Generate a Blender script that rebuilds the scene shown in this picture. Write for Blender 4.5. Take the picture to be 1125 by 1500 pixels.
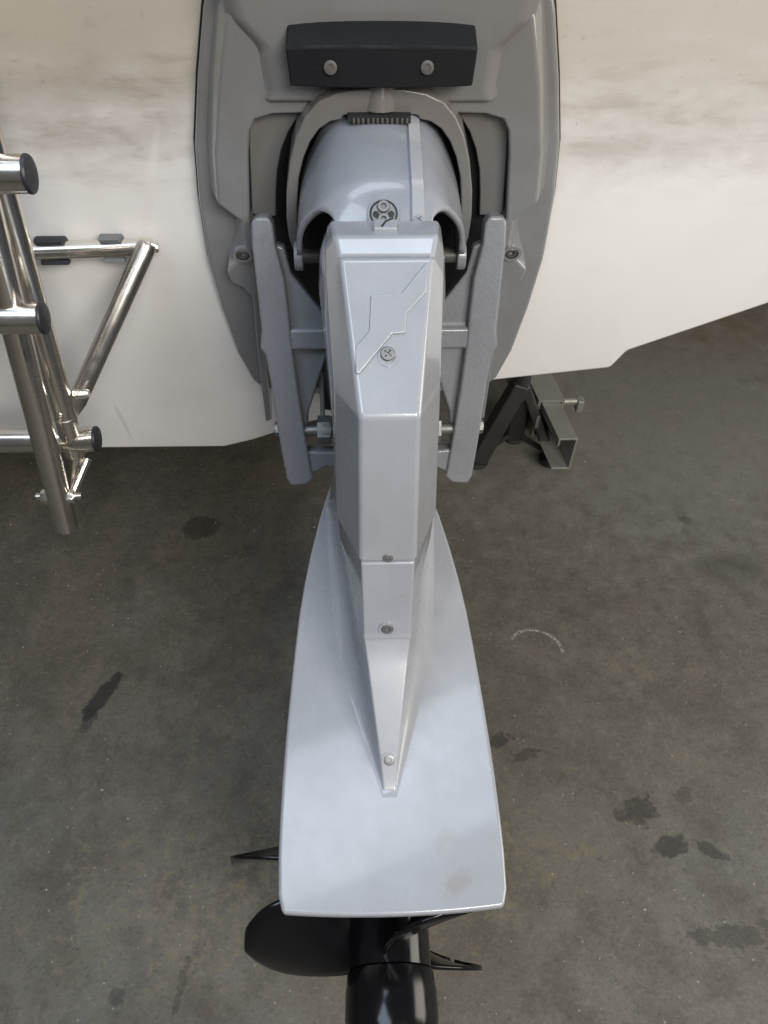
import bpy, bmesh, math, random
from math import sin, cos, tan, pi, radians, sqrt, atan2
from mathutils import Vector, Matrix
random.seed(7)
for o in list(bpy.data.objects): bpy.data.objects.remove(o)
S = bpy.context.scene
COL = S.collection

# ------------------------------------------------------------------ camera
CAM_LOC = Vector((-0.0313, 0.0, 1.65)); PITCH = 50.0; YAW = 2.6; ROLL = 1.1; FPX = 1150.0
CAM_M = Matrix.Rotation(radians(-YAW), 4, 'Z') @ Matrix.Rotation(radians(90 - PITCH), 4, 'X') @ Matrix.Rotation(radians(ROLL), 4, 'Z')
cd = bpy.data.cameras.new('camera'); cam = bpy.data.objects.new('camera', cd); COL.objects.link(cam)
cam.matrix_world = Matrix.Translation(CAM_LOC) @ CAM_M
cd.sensor_fit = 'VERTICAL'; cd.sensor_height = 24.0; cd.sensor_width = 24.0; cd.lens = FPX / 1500 * 24
cd.clip_start = 0.02; cd.clip_end = 100
S.camera = cam
S.render.resolution_x = 768; S.render.resolution_y = 1024

# ------------------------------------------------------------------ world, lamps, exposure
W = bpy.data.worlds.new('World'); S.world = W; W.use_nodes = True
W.node_tree.nodes['Background'].inputs[0].default_value = (0.93, 0.95, 1.0, 1)
W.node_tree.nodes['Background'].inputs[1].default_value = 0.10
def area(name, loc, target, sx, sy, power, color):
    l = bpy.data.lights.new(name, 'AREA'); l.shape = 'RECTANGLE'; l.size = sx; l.size_y = sy
    l.energy = power; l.color = color
    o = bpy.data.objects.new(name, l); COL.objects.link(o); o.location = loc
    o.rotation_euler = (Vector(target) - Vector(loc)).to_track_quat('-Z', 'Y').to_euler()
    return o
area('door_daylight', (1.1, -1.65, 3.0), (0, 0.8, 0.7), 1.8, 1.0, 130, (1.0, 0.96, 0.90))
area('skylight', (-0.2, 1.25, 3.2), (0.0, 0.7, 0.8), 1.8, 0.60, 19, (0.76, 0.87, 1.0))
area('ceiling_daylight', (-1.0, -0.3, 3.2), (0.0, 0.6, 0.6), 1.4, 1.2, 30, (0.70, 0.83, 1.0))
area('right_door_daylight', (3.0, 0.6, 1.3), (0.2, 1.0, 0.5), 1.4, 1.6, 42, (1.0, 0.93, 0.82))
S.view_settings.view_transform = 'Standard'; S.view_settings.look = 'None'
S.view_settings.exposure = 0.0; S.view_settings.gamma = 1.0
S.render.engine = 'CYCLES'

# ------------------------------------------------------------------ survey helpers (photo pixel -> point on a plane of the place)
def ray(px, py):
    return (CAM_M.to_3x3() @ Vector(((px - 562.5) / FPX, -(py - 750) / FPX, -1))).normalized()
def atY(px, py, Y):
    d = ray(px, py); return CAM_LOC + d * ((Y - CAM_LOC.y) / d.y)
def atZ(px, py, z):
    d = ray(px, py); return CAM_LOC + d * ((z - CAM_LOC.z) / d.z)
def onplane(px, py, p0, n):
    d = ray(px, py); return CAM_LOC + d * ((Vector(p0) - CAM_LOC).dot(n) / d.dot(n))
LEAN = math.atan(0.2126)
TN = Vector((0, -cos(LEAN), -sin(LEAN)))            # outward normal of the transom
def onT(px, py, n=0.0):                             # point n metres proud of the transom
    return onplane(px, py, Vector((0, 1.3276, 0)) + TN * n, TN)

# ------------------------------------------------------------------ mesh helpers
def empty(name, loc):
    o = bpy.data.objects.new(name, None); COL.objects.link(o); o.location = loc; o.empty_display_size = 0.05
    return o
def tag(o, label, cat=None, group=None, kind=None):
    o['label'] = label
    if cat: o['category'] = cat
    if group: o['group'] = group
    if kind: o['kind'] = kind
    return o
def wloc(o):                                        # where a parent sits in the world: meshes at the origin, empties at their base
    return Vector(o.location) if o.type == 'EMPTY' else Vector((0, 0, 0))
def put(name, verts, faces, mat, parent=None, bevel=0, seg=3, sub=0, angle=30, smooth=True, solid=0, soff=0.0, kind=None, label=None):
    me = bpy.data.meshes.new(name); me.from_pydata([tuple(v) for v in verts], [], faces)
    bm = bmesh.new(); bm.from_mesh(me); bmesh.ops.recalc_face_normals(bm, faces=bm.faces[:])
    bm.to_mesh(me); bm.free()
    o = bpy.data.objects.new(name, me); COL.objects.link(o); me.materials.append(mat)
    if smooth: me.polygons.foreach_set('use_smooth', [True] * len(me.polygons))
    if solid:
        m = o.modifiers.new('solid', 'SOLIDIFY'); m.thickness = solid; m.offset = soff
    if bevel:
        m = o.modifiers.new('bevel', 'BEVEL'); m.width = bevel; m.segments = seg; m.limit_method = 'ANGLE'
        m.angle_limit = radians(angle); m.harden_normals = True; m.use_clamp_overlap = True
    if sub:
        m = o.modifiers.new('sub', 'SUBSURF'); m.levels = sub; m.render_levels = sub
    if smooth and not sub:
        try: me.set_sharp_from_angle(angle=radians(38))
        except Exception: pass
    if parent is not None:
        o.parent = parent; o.matrix_parent_inverse = Matrix.Translation(-wloc(parent))
    if kind: o['kind'] = kind
    if label: o['label'] = label
    return o
class MB:
    def __init__(s): s.v = []; s.f = []
    def add(s, v, f):
        b = len(s.v); s.v += [Vector(p) for p in v]; s.f += [tuple(i + b for i in q) for q in f]
    def loft(s, rings, cap=True, closed=True):
        n = len(rings[0]); v = [p for r in rings for p in r]; f = []
        for i in range(len(rings) - 1):
            for j in range(n if closed else n - 1):
                k = (j + 1) % n; f.append((i*n + j, i*n + k, (i+1)*n + k, (i+1)*n + j))
        if cap: f.append(tuple(range(n))[::-1]); f.append(tuple(range((len(rings)-1)*n, len(rings)*n)))
        s.add(v, f)
    def tube(s, path, r, n=20, cap=True):
        path = [Vector(p) for p in path]; rings = []; u = None
        for i, p in enumerate(path):
            a = path[max(i-1, 0)]; b = path[min(i+1, len(path)-1)]; t = (b - a).normalized()
            if u is None:
                u = t.orthogonal().normalized()
            u = (u - t * u.dot(t)).normalized(); w = t.cross(u)
            rr = r[i] if isinstance(r, (list, tuple)) else r
            rings.append([p + (u * cos(2*pi*k/n) + w * sin(2*pi*k/n)) * rr for k in range(n)])
        s.loft(rings, cap)
    def lathe(s, c, axis, prof, n=32, cap=True):
        c = Vector(c); t = Vector(axis).normalized(); u = t.orthogonal().normalized(); w = t.cross(u)
        s.loft([[c + t * h + (u * cos(2*pi*k/n) + w * sin(2*pi*k/n)) * r for k in range(n)] for h, r in prof], cap)
    def prism(s, pts, d):
        n = len(pts); pts = [Vector(p) for p in pts]; d = Vector(d)
        v = pts + [p + d for p in pts]
        f = [tuple(range(n)), tuple(range(2*n-1, n-1, -1))] + [(i, (i+1) % n, n + (i+1) % n, n + i) for i in range(n)]
        s.add(v, f)
    def box(s, lo, hi):
        x0, y0, z0 = lo; x1, y1, z1 = hi
        s.prism([(x0, y0, z0), (x1, y0, z0), (x1, y1, z0), (x0, y1, z0)], (0, 0, z1 - z0))
    def put(s, name, mat, parent=None, **k): return put(name, s.v, s.f, mat, parent, **k)
def prism(name, pts, d, mat, parent=None, **k):
    m = MB(); m.prism(pts, d); return m.put(name, mat, parent, **k)
def mirx(pts): return [Vector((-p.x, p.y, p.z)) for p in pts]
def sym(pts):   # left half outline, top to bottom -> closed symmetric outline
    return list(pts) + mirx(pts)[::-1]

# ------------------------------------------------------------------ material helpers
def nmat(name):
    m = bpy.data.materials.new(name); m.use_nodes = True; nt = m.node_tree
    return m, nt, nt.nodes, nt.links, nt.nodes['Principled BSDF']
def N(nt, t, **k):
    n = nt.nodes.new(t)
    for a, b in k.items(): setattr(n, a, b)
    return n
def noise(nt, vec, scale, detail=4, rough=0.55, dist=0.0):
    n = N(nt, 'ShaderNodeTexNoise'); n.inputs['Scale'].default_value = scale; n.inputs['Detail'].default_value = detail
    n.inputs['Roughness'].default_value = rough; n.inputs['Distortion'].default_value = dist
    if vec is not None: nt.links.new(vec, n.inputs['Vector'])
    return n.outputs['Fac']
def rng(nt, fac, a, b, lo=0.0, hi=1.0, smooth=True):
    n = N(nt, 'ShaderNodeMapRange'); n.interpolation_type = 'SMOOTHSTEP' if smooth else 'LINEAR'
    nt.links.new(fac, n.inputs[0])
    for i, v in zip((1, 2, 3, 4), (a, b, lo, hi)): n.inputs[i].default_value = v
    return n.outputs[0]
def mth(nt, op, a, b=None):
    n = N(nt, 'ShaderNodeMath'); n.operation = op
    for i, v in enumerate((a, b)):
        if v is None: continue
        if isinstance(v, (int, float)): n.inputs[i].default_value = v
        else: nt.links.new(v, n.inputs[i])
    return n.outputs[0]
def mix(nt, fac, a, b, mode='MIX'):
    n = N(nt, 'ShaderNodeMix', data_type='RGBA', blend_type=mode)
    for sock, v in ((n.inputs[0], fac), (n.inputs[6], a), (n.inputs[7], b)):
        if isinstance(v, (int, float)): sock.default_value = v
        elif isinstance(v, tuple): sock.default_value = (*v, 1) if len(v) == 3 else v
        else: nt.links.new(v, sock)
    return n.outputs[2]
def pos(nt): return N(nt, 'ShaderNodeNewGeometry').outputs['Position']
def bump(nt, h, strength, dist, bsdf):
    b = N(nt, 'ShaderNodeBump'); b.inputs['Strength'].default_value = strength; b.inputs['Distance'].default_value = dist
    nt.links.new(h, b.inputs['Height']); nt.links.new(b.outputs[0], bsdf.inputs['Normal'])
NZ = {}
def blob(nt, vec, c, rx, ry, rot, wob=0.5, nscale=30, edge=0.35):
    """soft-edged irregular patch on the floor or transom: 1 inside, 0 outside"""
    mp = N(nt, 'ShaderNodeMapping'); mp.vector_type = 'TEXTURE'
    mp.inputs['Location'].default_value = c; mp.inputs['Rotation'].default_value = (0, 0, rot) if not isinstance(rot, tuple) else rot
    mp.inputs['Scale'].default_value = (rx, ry, 1) if not isinstance(rx, tuple) else rx
    nt.links.new(vec, mp.inputs['Vector'])
    ln = N(nt, 'ShaderNodeVectorMath', operation='LENGTH'); nt.links.new(mp.outputs[0], ln.inputs[0])
    key = (nt.id_data.as_pointer(), 18 if nscale < 25 else (36 if nscale < 45 else 60))
    if key not in NZ: NZ[key] = noise(nt, vec, key[1], 5, 0.62)
    nz = NZ[key]
    d = mth(nt, 'ADD', ln.outputs['Value'], mth(nt, 'MULTIPLY', mth(nt, 'SUBTRACT', nz, 0.5), wob * 5))
    return rng(nt, d, 1.0 - edge, 1.0 + edge, 1, 0), mp.outputs[0], ln.outputs['Value']

def paint(name, base, rough=0.28, coat=0.4, grain=0.0, dirt=0.0, bumps=0.0, bscale=400, metallic=0.0, dirtcol=(0.16, 0.12, 0.08), extra=None, spec=0.5):
    m, nt, ns, L, b = nmat(name); p = pos(nt)
    n1 = noise(nt, p, 9, 5, 0.6); n2 = noise(nt, p, 900, 2, 0.7); n3 = noise(nt, p, 28, 6, 0.7)
    c = mix(nt, rng(nt, n1, 0.3, 0.7), tuple(x * 0.94 for x in base), tuple(min(x * 1.05, 1) for x in base))
    if grain:
        g = rng(nt, n2, 0.3, 0.7, 1 - grain, 1 + grain, False)
        cc = N(nt, 'ShaderNodeCombineColor')
        for i in range(3): L.new(g, cc.inputs[i])
        c = mix(nt, 1.0, c, cc.outputs[0], 'MULTIPLY')
    if dirt:
        c = mix(nt, rng(nt, n3, 0.56, 0.78, 0, dirt), c, dirtcol)
    if extra: c = extra(nt, p, c)
    L.new(c, b.inputs['Base Color'])
    L.new(rng(nt, n3, 0.3, 0.75, rough * 0.85, rough * 1.35), b.inputs['Roughness'])
    b.inputs['Coat Weight'].default_value = coat; b.inputs['Coat Roughness'].default_value = 0.08
    b.inputs['Metallic'].default_value = metallic; b.inputs['Specular IOR Level'].default_value = spec
    if bumps: bump(nt, noise(nt, p, bscale, 3, 0.6), bumps, 0.0006, b)
    return m

SILVER = (0.284, 0.296, 0.322)
def smudge(nt, p, c):
    c = wear(nt, p, c)
    for px, py, rx, ry, k in ((672, 1288, 0.018, 0.011, 0.40), (655, 1225, 0.014, 0.009, 0.22), (690, 1265, 0.02, 0.03, 0.10)):
        q = atZ(px, py, 0.642)
        f, _, _ = blob(nt, p, (q.x, q.y, q.z), rx, ry, 0.7, 0.5, 70, 0.5)
        c = mix(nt, mth(nt, 'MULTIPLY', f, k), c, (0.20, 0.17, 0.15))
    return c
def wear(nt, p, c):
    vo = N(nt, 'ShaderNodeTexVoronoi'); vo.inputs['Scale'].default_value = 55; nt.links.new(p, vo.inputs['Vector'])
    sc = N(nt, 'ShaderNodeSeparateColor'); nt.links.new(vo.outputs['Color'], sc.inputs[0])
    f = mth(nt, 'MULTIPLY', rng(nt, vo.outputs['Distance'], 0.035, 0.06, 1, 0), rng(nt, sc.outputs[0], 0.955, 0.96))
    c = mix(nt, mth(nt, 'MULTIPLY', f, 0.8), c, (0.08, 0.075, 0.07))
    film = rng(nt, noise(nt, p, 6, 6, 0.7, 0.8), 0.40, 0.85, 0, 0.16)
    return mix(nt, film, c, (0.24, 0.235, 0.23))
def grime(nt, p, c):
    sx = N(nt, 'ShaderNodeSeparateXYZ'); nt.links.new(p, sx.inputs[0])
    nz = noise(nt, p, 12, 5, 0.65, 0.5)
    h = mth(nt, 'ADD', sx.outputs[2], mth(nt, 'MULTIPLY', mth(nt, 'SUBTRACT', nz, 0.5), 0.22))
    return mix(nt, rng(nt, h, 1.08, 1.28, 0.0, 0.50), c, (0.135, 0.118, 0.100))
M = {}
M['silver'] = paint('silver_marine_paint', SILVER, 0.22, 0.75, 0.06, 0.0, 0.015, 120, extra=lambda nt, p, c: wear(nt, p, c))
M['plate'] = paint('silver_plate_paint', SILVER, 0.28, 0.55, 0.06, 0.0, 0.02, 120, extra=smudge)
M['shield'] = paint('aged_grey_paint', (0.218, 0.222, 0.230), 0.22, 0.65, 0.08, 0.32, 0.06, 90, extra=grime)
M['arch'] = paint('aged_warm_grey_paint', (0.168, 0.163, 0.160), 0.32, 0.4, 0.10, 0.42, 0.10, 160, extra=grime)
M['hood'] = paint('hood_grey_paint', (0.225, 0.238, 0.265), 0.28, 0.5, 0.08, 0.06, 0.03, 120)
M['cast'] = paint('cast_hammered_paint', (0.190, 0.198, 0.214), 0.30, 0.45, 0.22, 0.40, 1.0, 230, dirtcol=(0.09, 0.08, 0.07))
M['rubber'] = paint('black_rubber', (0.009, 0.0095, 0.011), 0.70, 0.0, 0.15, 0.10, 0.8, 260, dirtcol=(0.04, 0.038, 0.035), spec=0.22)
M['dark'] = paint('recess_black', (0.010, 0.010, 0.011), 0.75, 0.0, 0.1, 0.15, 0.2, 80, dirtcol=(0.03, 0.026, 0.022))
M['sealant'] = paint('black_sealant', (0.012, 0.012, 0.012), 0.6, 0.0)
M['prop'] = paint('black_gloss_paint', (0.004, 0.004, 0.005), 0.16, 0.0, 0.1, 0.05, 0.05, 130, dirtcol=(0.03, 0.025, 0.02), spec=0.42)
M['screw'] = paint('dull_screw_steel', (0.24, 0.24, 0.235), 0.50, 0.0, 0.1, 0.35, 0.1, 300, metallic=0.85)
M['darkbolt'] = paint('dirty_bolt_steel', (0.11, 0.10, 0.09), 0.55, 0.0, 0.1, 0.4, 0.2, 300, metallic=0.5)
M['stainless'] = paint('polished_stainless', (0.80, 0.76, 0.70), 0.22, 0.0, 0.02, 0.06, 0.03, 60, metallic=1.0, dirtcol=(0.30, 0.25, 0.19))
M['satin'] = paint('satin_stainless', (0.56, 0.53, 0.49), 0.30, 0.0, 0.03, 0.1, 0.05, 200, metallic=1.0, dirtcol=(0.25, 0.21, 0.17))
M['cap'] = paint('charcoal_plastic', (0.016, 0.018, 0.024), 0.45, 0.0, 0.1, 0.1, 0.2, 200)
M['clip'] = paint('grey_plastic_clip', (0.16, 0.17, 0.18), 0.5, 0.0, 0.1, 0.2, 0.1, 200)
M['blacksteel'] = paint('scuffed_black_steel', (0.022, 0.021, 0.020), 0.5, 0.1, 0.15, 0.25, 0.2, 160, dirtcol=(0.10, 0.07, 0.045))
M['galv'] = paint('weathered_galvanised_steel', (0.26, 0.26, 0.235), 0.45, 0.0, 0.15, 0.40, 0.2, 160, metallic=0.45, dirtcol=(0.12, 0.09, 0.06))
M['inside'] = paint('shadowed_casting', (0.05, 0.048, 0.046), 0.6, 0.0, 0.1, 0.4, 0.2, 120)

def hull_mat():
    m, nt, ns, L, b = nmat('stained_white_gelcoat'); p = pos(nt)
    sx = N(nt, 'ShaderNodeSeparateXYZ'); L.new(p, sx.inputs[0]); X, Z = sx.outputs[0], sx.outputs[2]
    white = (0.85, 0.83, 0.81)
    big = noise(nt, p, 3.2, 5, 0.6, 0.6); mph = N(nt, 'ShaderNodeMapping'); mph.inputs['Scale'].default_value = (0.55, 1.0, 1.7); L.new(p, mph.inputs[0]); mid = noise(nt, mph.outputs[0], 14, 6, 0.66, 0.3); fine = noise(nt, p, 70, 4, 0.7)
    c = mix(nt, rng(nt, big, 0.3, 0.7), white, (0.80, 0.785, 0.765))
    # yellow-brown grime film, also painting in the shade towards the transom top
    zz = mth(nt, 'ADD', Z, mth(nt, 'MULTIPLY', mth(nt, 'SUBTRACT', mid, 0.5), 0.26))
    film = rng(nt, zz, 1.03, 1.30)
    c = mix(nt, mth(nt, 'MULTIPLY', film, rng(nt, X, -0.35, 0.45, 0.84, 0.62)), c, (0.36, 0.305, 0.23))
    # blotchy grey grime inside the film band
    band = rng(nt, Z, 1.05, 1.20)
    bl = mth(nt, 'MULTIPLY', rng(nt, mid, 0.53, 0.72), band)
    left = rng(nt, X, -0.25, 0.3, 1.0, 0.55)
    c = mix(nt, mth(nt, 'MULTIPLY', mth(nt, 'MULTIPLY', bl, left), 0.36), c, (0.25, 0.22, 0.175))
    sp = mth(nt, 'MULTIPLY', rng(nt, fine, 0.62, 0.74), band)
    c = mix(nt, mth(nt, 'MULTIPLY', sp, 0.35), c, (0.17, 0.14, 0.11))
    # horizontal smear on the right of the drive
    for px, py, a, bb, k in ((900, 215, 0.17, 0.050, 0.14), (1010, 205, 0.12, 0.045, 0.08), (120, 130, 0.16, 0.03, 0.25), (60, 205, 0.2, 0.03, 0.20)):
        q = onT(px, py)
        f, _, _ = blob(nt, p, (q.x, q.y, q.z), (a, 1, bb), None, (0, 0, 0), 0.7, 16, 0.8)
        c = mix(nt, mth(nt, 'MULTIPLY', f, k), c, (0.27, 0.235, 0.19))
    # a wiped streak above the ladder bar
    q = onT(219, 285); qa = onT(226, 232); qb = onT(213, 342); sa = atan2(qa.x - qb.x, qa.z - qb.z)
    f, _, _ = blob(nt, p, (q.x, q.y, q.z), (0.007, 1, 0.085), None, (0, sa, 0), 0.12, 40, 0.5)
    c = mix(nt, mth(nt, 'MULTIPLY', f, 0.75), c, (0.80, 0.77, 0.74))
    # thin grey run marks low on the right
    mp = N(nt, 'ShaderNodeMapping'); mp.inputs['Scale'].default_value = (55, 1, 3.0); mp.inputs['Rotation'].default_value = (0, radians(12), 0); L.new(p, mp.inputs[0])
    st = mth(nt, 'MULTIPLY', rng(nt, noise(nt, mp.outputs[0], 1.0, 3, 0.5), 0.66, 0.74), rng(nt, Z, 0.78, 0.68))
    c = mix(nt, mth(nt, 'MULTIPLY', st, 0.28), c, (0.35, 0.33, 0.32))
    L.new(c, b.inputs['Base Color'])
    L.new(rng(nt, mid, 0.3, 0.7, 0.32, 0.5), b.inputs['Roughness'])
    bump(nt, noise(nt, p, 11, 3, 0.5), 0.12, 0.004, b)
    return m
M['hull'] = hull_mat()

def floor_mat():
    m, nt, ns, L, b = nmat('stained_concrete'); p = pos(nt)
    a = noise(nt, p, 1.6, 5, 0.6, 0.5); c1 = noise(nt, p, 7, 8, 0.68, 0.3); c2 = noise(nt, p, 45, 6, 0.75); c3 = noise(nt, p, 260, 3, 0.7)
    c = mix(nt, rng(nt, a, 0.34, 0.66), (0.118, 0.103, 0.079), (0.102, 0.101, 0.087))
    c = mix(nt, rng(nt, c1, 0.35, 0.68, 0, 0.75), c, (0.058, 0.051, 0.040))
    c = mix(nt, rng(nt, noise(nt, p, 3.3, 6, 0.7, 1.0), 0.52, 0.72, 0, 0.55), c, (0.15, 0.135, 0.105))
    c = mix(nt, rng(nt, c2, 0.35, 0.75, 0.0, 0.45), c, (0.035, 0.033, 0.030))
    c = mix(nt, rng(nt, c3, 0.60, 0.76, 0.0, 0.5), c, (0.19, 0.175, 0.145))
    f2 = noise(nt, p, 20, 8, 0.8, 0.6); f4 = noise(nt, p, 130, 5, 0.8)
    c = mix(nt, rng(nt, f2, 0.50, 0.70, 0.0, 0.55), c, (0.050, 0.042, 0.031))
    c = mix(nt, rng(nt, f2, 0.46, 0.30, 0.0, 0.45), c, (0.165, 0.150, 0.118))
    c = mix(nt, rng(nt, f4, 0.54, 0.68, 0.0, 0.75), c, (0.026, 0.023, 0.019))
    c = mix(nt, rng(nt, f4, 0.45, 0.30, 0.0, 0.55), c, (0.20, 0.18, 0.14))
    # pale specks of grit ground into the surface
    vo = N(nt, 'ShaderNodeTexVoronoi'); vo.inputs['Scale'].default_value = 75; L.new(p, vo.inputs['Vector'])
    sc = N(nt, 'ShaderNodeSeparateColor'); L.new(vo.outputs['Color'], sc.inputs[0])
    spk = mth(nt, 'MULTIPLY', rng(nt, vo.outputs['Distance'], 0.10, 0.20, 1, 0), rng(nt, sc.outputs[0], 0.90, 0.93))
    c = mix(nt, mth(nt, 'MULTIPLY', spk, 0.55), c, (0.30, 0.27, 0.22))
    drk = mth(nt, 'MULTIPLY', rng(nt, vo.outputs['Distance'], 0.12, 0.24, 1, 0), rng(nt, sc.outputs[1], 0.90, 0.93))
    c = mix(nt, mth(nt, 'MULTIPLY', drk, 0.6), c, (0.02, 0.019, 0.018))
    # oil and water marks where the photograph shows them
    OIL = (0.012, 0.011, 0.010)
    for px, py, rx, ry, rot, k, w, ns_ in (
        (295, 772, 0.050, 0.040, 0.2, 0.62, 0.20, 30), (150, 1020, 0.019, 0.062, -0.5, 0.95, 0.35, 34),
        (130, 1056, 0.015, 0.030, -0.3, 0.6, 0.5, 40), (935, 1188, 0.042, 0.026, 0.1, 0.75, 0.6, 34),
        (985, 1240, 0.034, 0.022, 0.2, 0.85, 0.45, 40), (1040, 1245, 0.030, 0.012, -0.5, 0.7, 0.6, 40),
        (1080, 1370, 0.085, 0.020, 0.0, 0.55, 0.8, 26), (1003, 762, 0.016, 0.014, 0, 0.65, 0.3, 50),
        (1005, 779, 0.010, 0.010, 0, 0.6, 0.5, 60), (1070, 832, 0.090, 0.045, 0, 0.42, 0.5, 16),
        (730, 1085, 0.03, 0.014, 0.3, 0.7, 0.6, 50), (770, 1105, 0.03, 0.012, 0.2, 0.55, 0.7, 50),
        (170, 1460, 0.016, 0.014, 0, 0.6, 0.5, 60), (1000, 1165, 0.022, 0.014, 0.5, 0.45, 0.6, 50),
        (265, 1445, 0.007, 0.05, -0.15, 0.5, 0.6, 60)):
        q = atZ(px, py, 0)
        f, _, _ = blob(nt, p, (q.x, q.y, 0), rx, ry, rot, w, ns_, 0.18)
        c = mix(nt, mth(nt, 'MULTIPLY', mth(nt, 'MULTIPLY', f, rng(nt, c2, 0.3, 0.65, 1.0, 0.85)), k), c, OIL)
    q = atZ(1000, 488, 0); f, _, _ = blob(nt, p, (q.x, q.y, 0), 0.34, 0.17, 0.1, 0.35, 9, 0.4)
    c = mix(nt, mth(nt, 'MULTIPLY', f, 0.75), c, (0.085, 0.062, 0.034))
    q = atZ(980, 610, 0); f, _, _ = blob(nt, p, (q.x, q.y, 0), 0.75, 0.5, 0.0, 0.45, 4, 0.8)  # broad paler area: the brighter light on the right, put into the colour
    c = mix(nt, mth(nt, 'MULTIPLY', f, 0.42), c, (0.21, 0.21, 0.19))
    q = atZ(460, 1290, 0); f, _, _ = blob(nt, p, (q.x, q.y, 0), 0.5, 0.16, 0.1, 0.6, 8, 0.8)
    c = mix(nt, mth(nt, 'MULTIPLY', mth(nt, 'MULTIPLY', f, rng(nt, c2, 0.45, 0.6)), 0.5), c, (0.20, 0.165, 0.10))
    # chalk arc
    q = atZ(786, 950, 0)
    f, v, ln = blob(nt, p, (q.x, q.y, 0), 0.062, 0.05, -0.35, 0.0, 30, 0.1)
    w = rng(nt, mth(nt, 'ABSOLUTE', mth(nt, 'SUBTRACT', ln, 1.0)), 0.02, 0.11, 1, 0)
    sv = N(nt, 'ShaderNodeSeparateXYZ'); L.new(v, sv.inputs[0])
    w = mth(nt, 'MULTIPLY', w, rng(nt, sv.outputs[1], 0.0, 0.35)); w = mth(nt, 'MULTIPLY', w, rng(nt, noise(nt, p, 190, 4, 0.75), 0.42, 0.62))
    c = mix(nt, mth(nt, 'MULTIPLY', w, 0.75), c, (0.42, 0.42, 0.39))
    L.new(c, b.inputs['Base Color'])
    L.new(rng(nt, c1, 0.3, 0.7, 0.45, 0.75), b.inputs['Roughness'])
    h = mth(nt, 'ADD', mth(nt, 'MULTIPLY', c2, 0.6), mth(nt, 'MULTIPLY', c3, 0.4))
    bump(nt, h, 0.5, 0.004, b)
    return m
M['floor'] = floor_mat()

# ------------------------------------------------------------------ setting: workshop floor
fl = put('floor', [(-6, -4, 0), (6, -4, 0), (6, 8, 0), (-6, 8, 0)], [(0, 1, 2, 3)], M['floor'], smooth=False, kind='structure')
fl['label'] = 'dark stained concrete workshop floor'
g = MB()
for i in range(230):
    x = random.uniform(-1.0, 1.1); y = random.uniform(-0.05, 1.6); s = random.choice([0.0008, 0.0012, 0.0016, 0.0024]) * random.uniform(0.7, 1.3)
    a = random.uniform(0, 6); pts = [(x + s*random.uniform(.7, 1.4)*cos(a + k*pi/2.5), y + s*random.uniform(.6, 1.2)*sin(a + k*pi/2.5), -0.0002) for k in range(5)]
    top = (x, y, s * random.uniform(0.6, 1.1)); g.add(pts + [top], [(k, (k+1) % 5, 5) for k in range(5)])
gr = g.put('floor_grit', paint('pale_grit', (0.30, 0.27, 0.22), 0.8, 0, 0.3), smooth=False, kind='stuff')
gr['label'] = 'fine pale grit scattered on the concrete floor'

# ------------------------------------------------------------------ boat hull: transom and the bottom behind it
bot = [(-700, 700), (-250, 664), (150, 658), (330, 656), (372, 646), (455, 620), (560, 594), (715, 560), (895, 541), (920, 516), (1125, 447), (1500, 310)]
bp = [onT(px, py) for px, py in bot]
top_z = 1.56; ty = 1.3276 - 0.2126 * top_z
ring0 = [Vector((p.x, p.y, p.z)) for p in bp] + [Vector((bp[-1].x, ty, top_z)), Vector((bp[0].x, ty, top_z))]
ring1 = [Vector((p.x, 3.4, p.z + 0.06)) for p in bp] + [Vector((bp[-1].x, 3.4, top_z)), Vector((bp[0].x, 3.4, top_z))]
hm = MB(); hm.loft([ring0, ring1])
hull = hm.put('boat_hull', M['hull'], None, bevel=0.011, seg=3, angle=25)
tag(hull, 'white boat hull with grimy stained transom behind the grey drive', 'boat')

# ================================================================== STERN DRIVE
drive = empty('stern_drive', (0, 0.9, 0.0))
tag(drive, 'silver grey stern drive bolted to the white transom, black propellers below', 'stern drive')
SC = 552.0
def ph(px, py, n):                       # shield point, left half traced, forced symmetric afterwards
    return onT(px, py, n)
cx0 = onT(551, 372, 0.03).x              # shield centre line
def symT(pts, n):
    P = [onT(px, py, n) for px, py in pts]
    L_ = [Vector((p.x - cx0, p.y, p.z)) for p in P]
    return L_
DX = Vector((0, 0, 0))
# --- shield flange
half = [(338, -190), (312, -90), (297, 0), (289, 100), (285, 200), (291, 280), (305, 370), (325, 440), (348, 505), (370, 545), (384, 556), (470, 566)]
fp = sym(symT(half, 0.0))
big = [p + Vector(((-0.003 if p.x < 0 else 0.003), 0, 0)) for p in fp]
prism('sealant_bead', [p + TN * -0.002 for p in big], TN * 0.006, M['sealant'], drive)
shield = prism('transom_shield', fp, TN * 0.022, M['shield'], drive, bevel=0.007, seg=3)
# --- raised body of the shield: an inverted U with a hump carrying the rubber stop
n0 = 0.020; n1 = 0.058
uo = [(425, -180), (345, -110), (312, 0), (303, 100), (299, 200), (304, 272), (322, 286), (338, 298), (343, 330), (338, 352), (333, 372), (340, 389), (356, 396), (370, 412), (382, 450), (392, 500)]
ui = [(399, 500), (393, 450), (384, 400), (376, 350), (373, 308), (366, 296), (364, 200), (366, 165), (374, 148), (400, 140), (470, 138)]
A = symT(uo, n0); B = symT(ui, n0)
loopL = A + B
# build as one ring strip: left outline out+in then right mirrored
poly = loopL + mirx(loopL)[::-1]
me_v = poly; d = TN * (n1 - n0)
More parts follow.
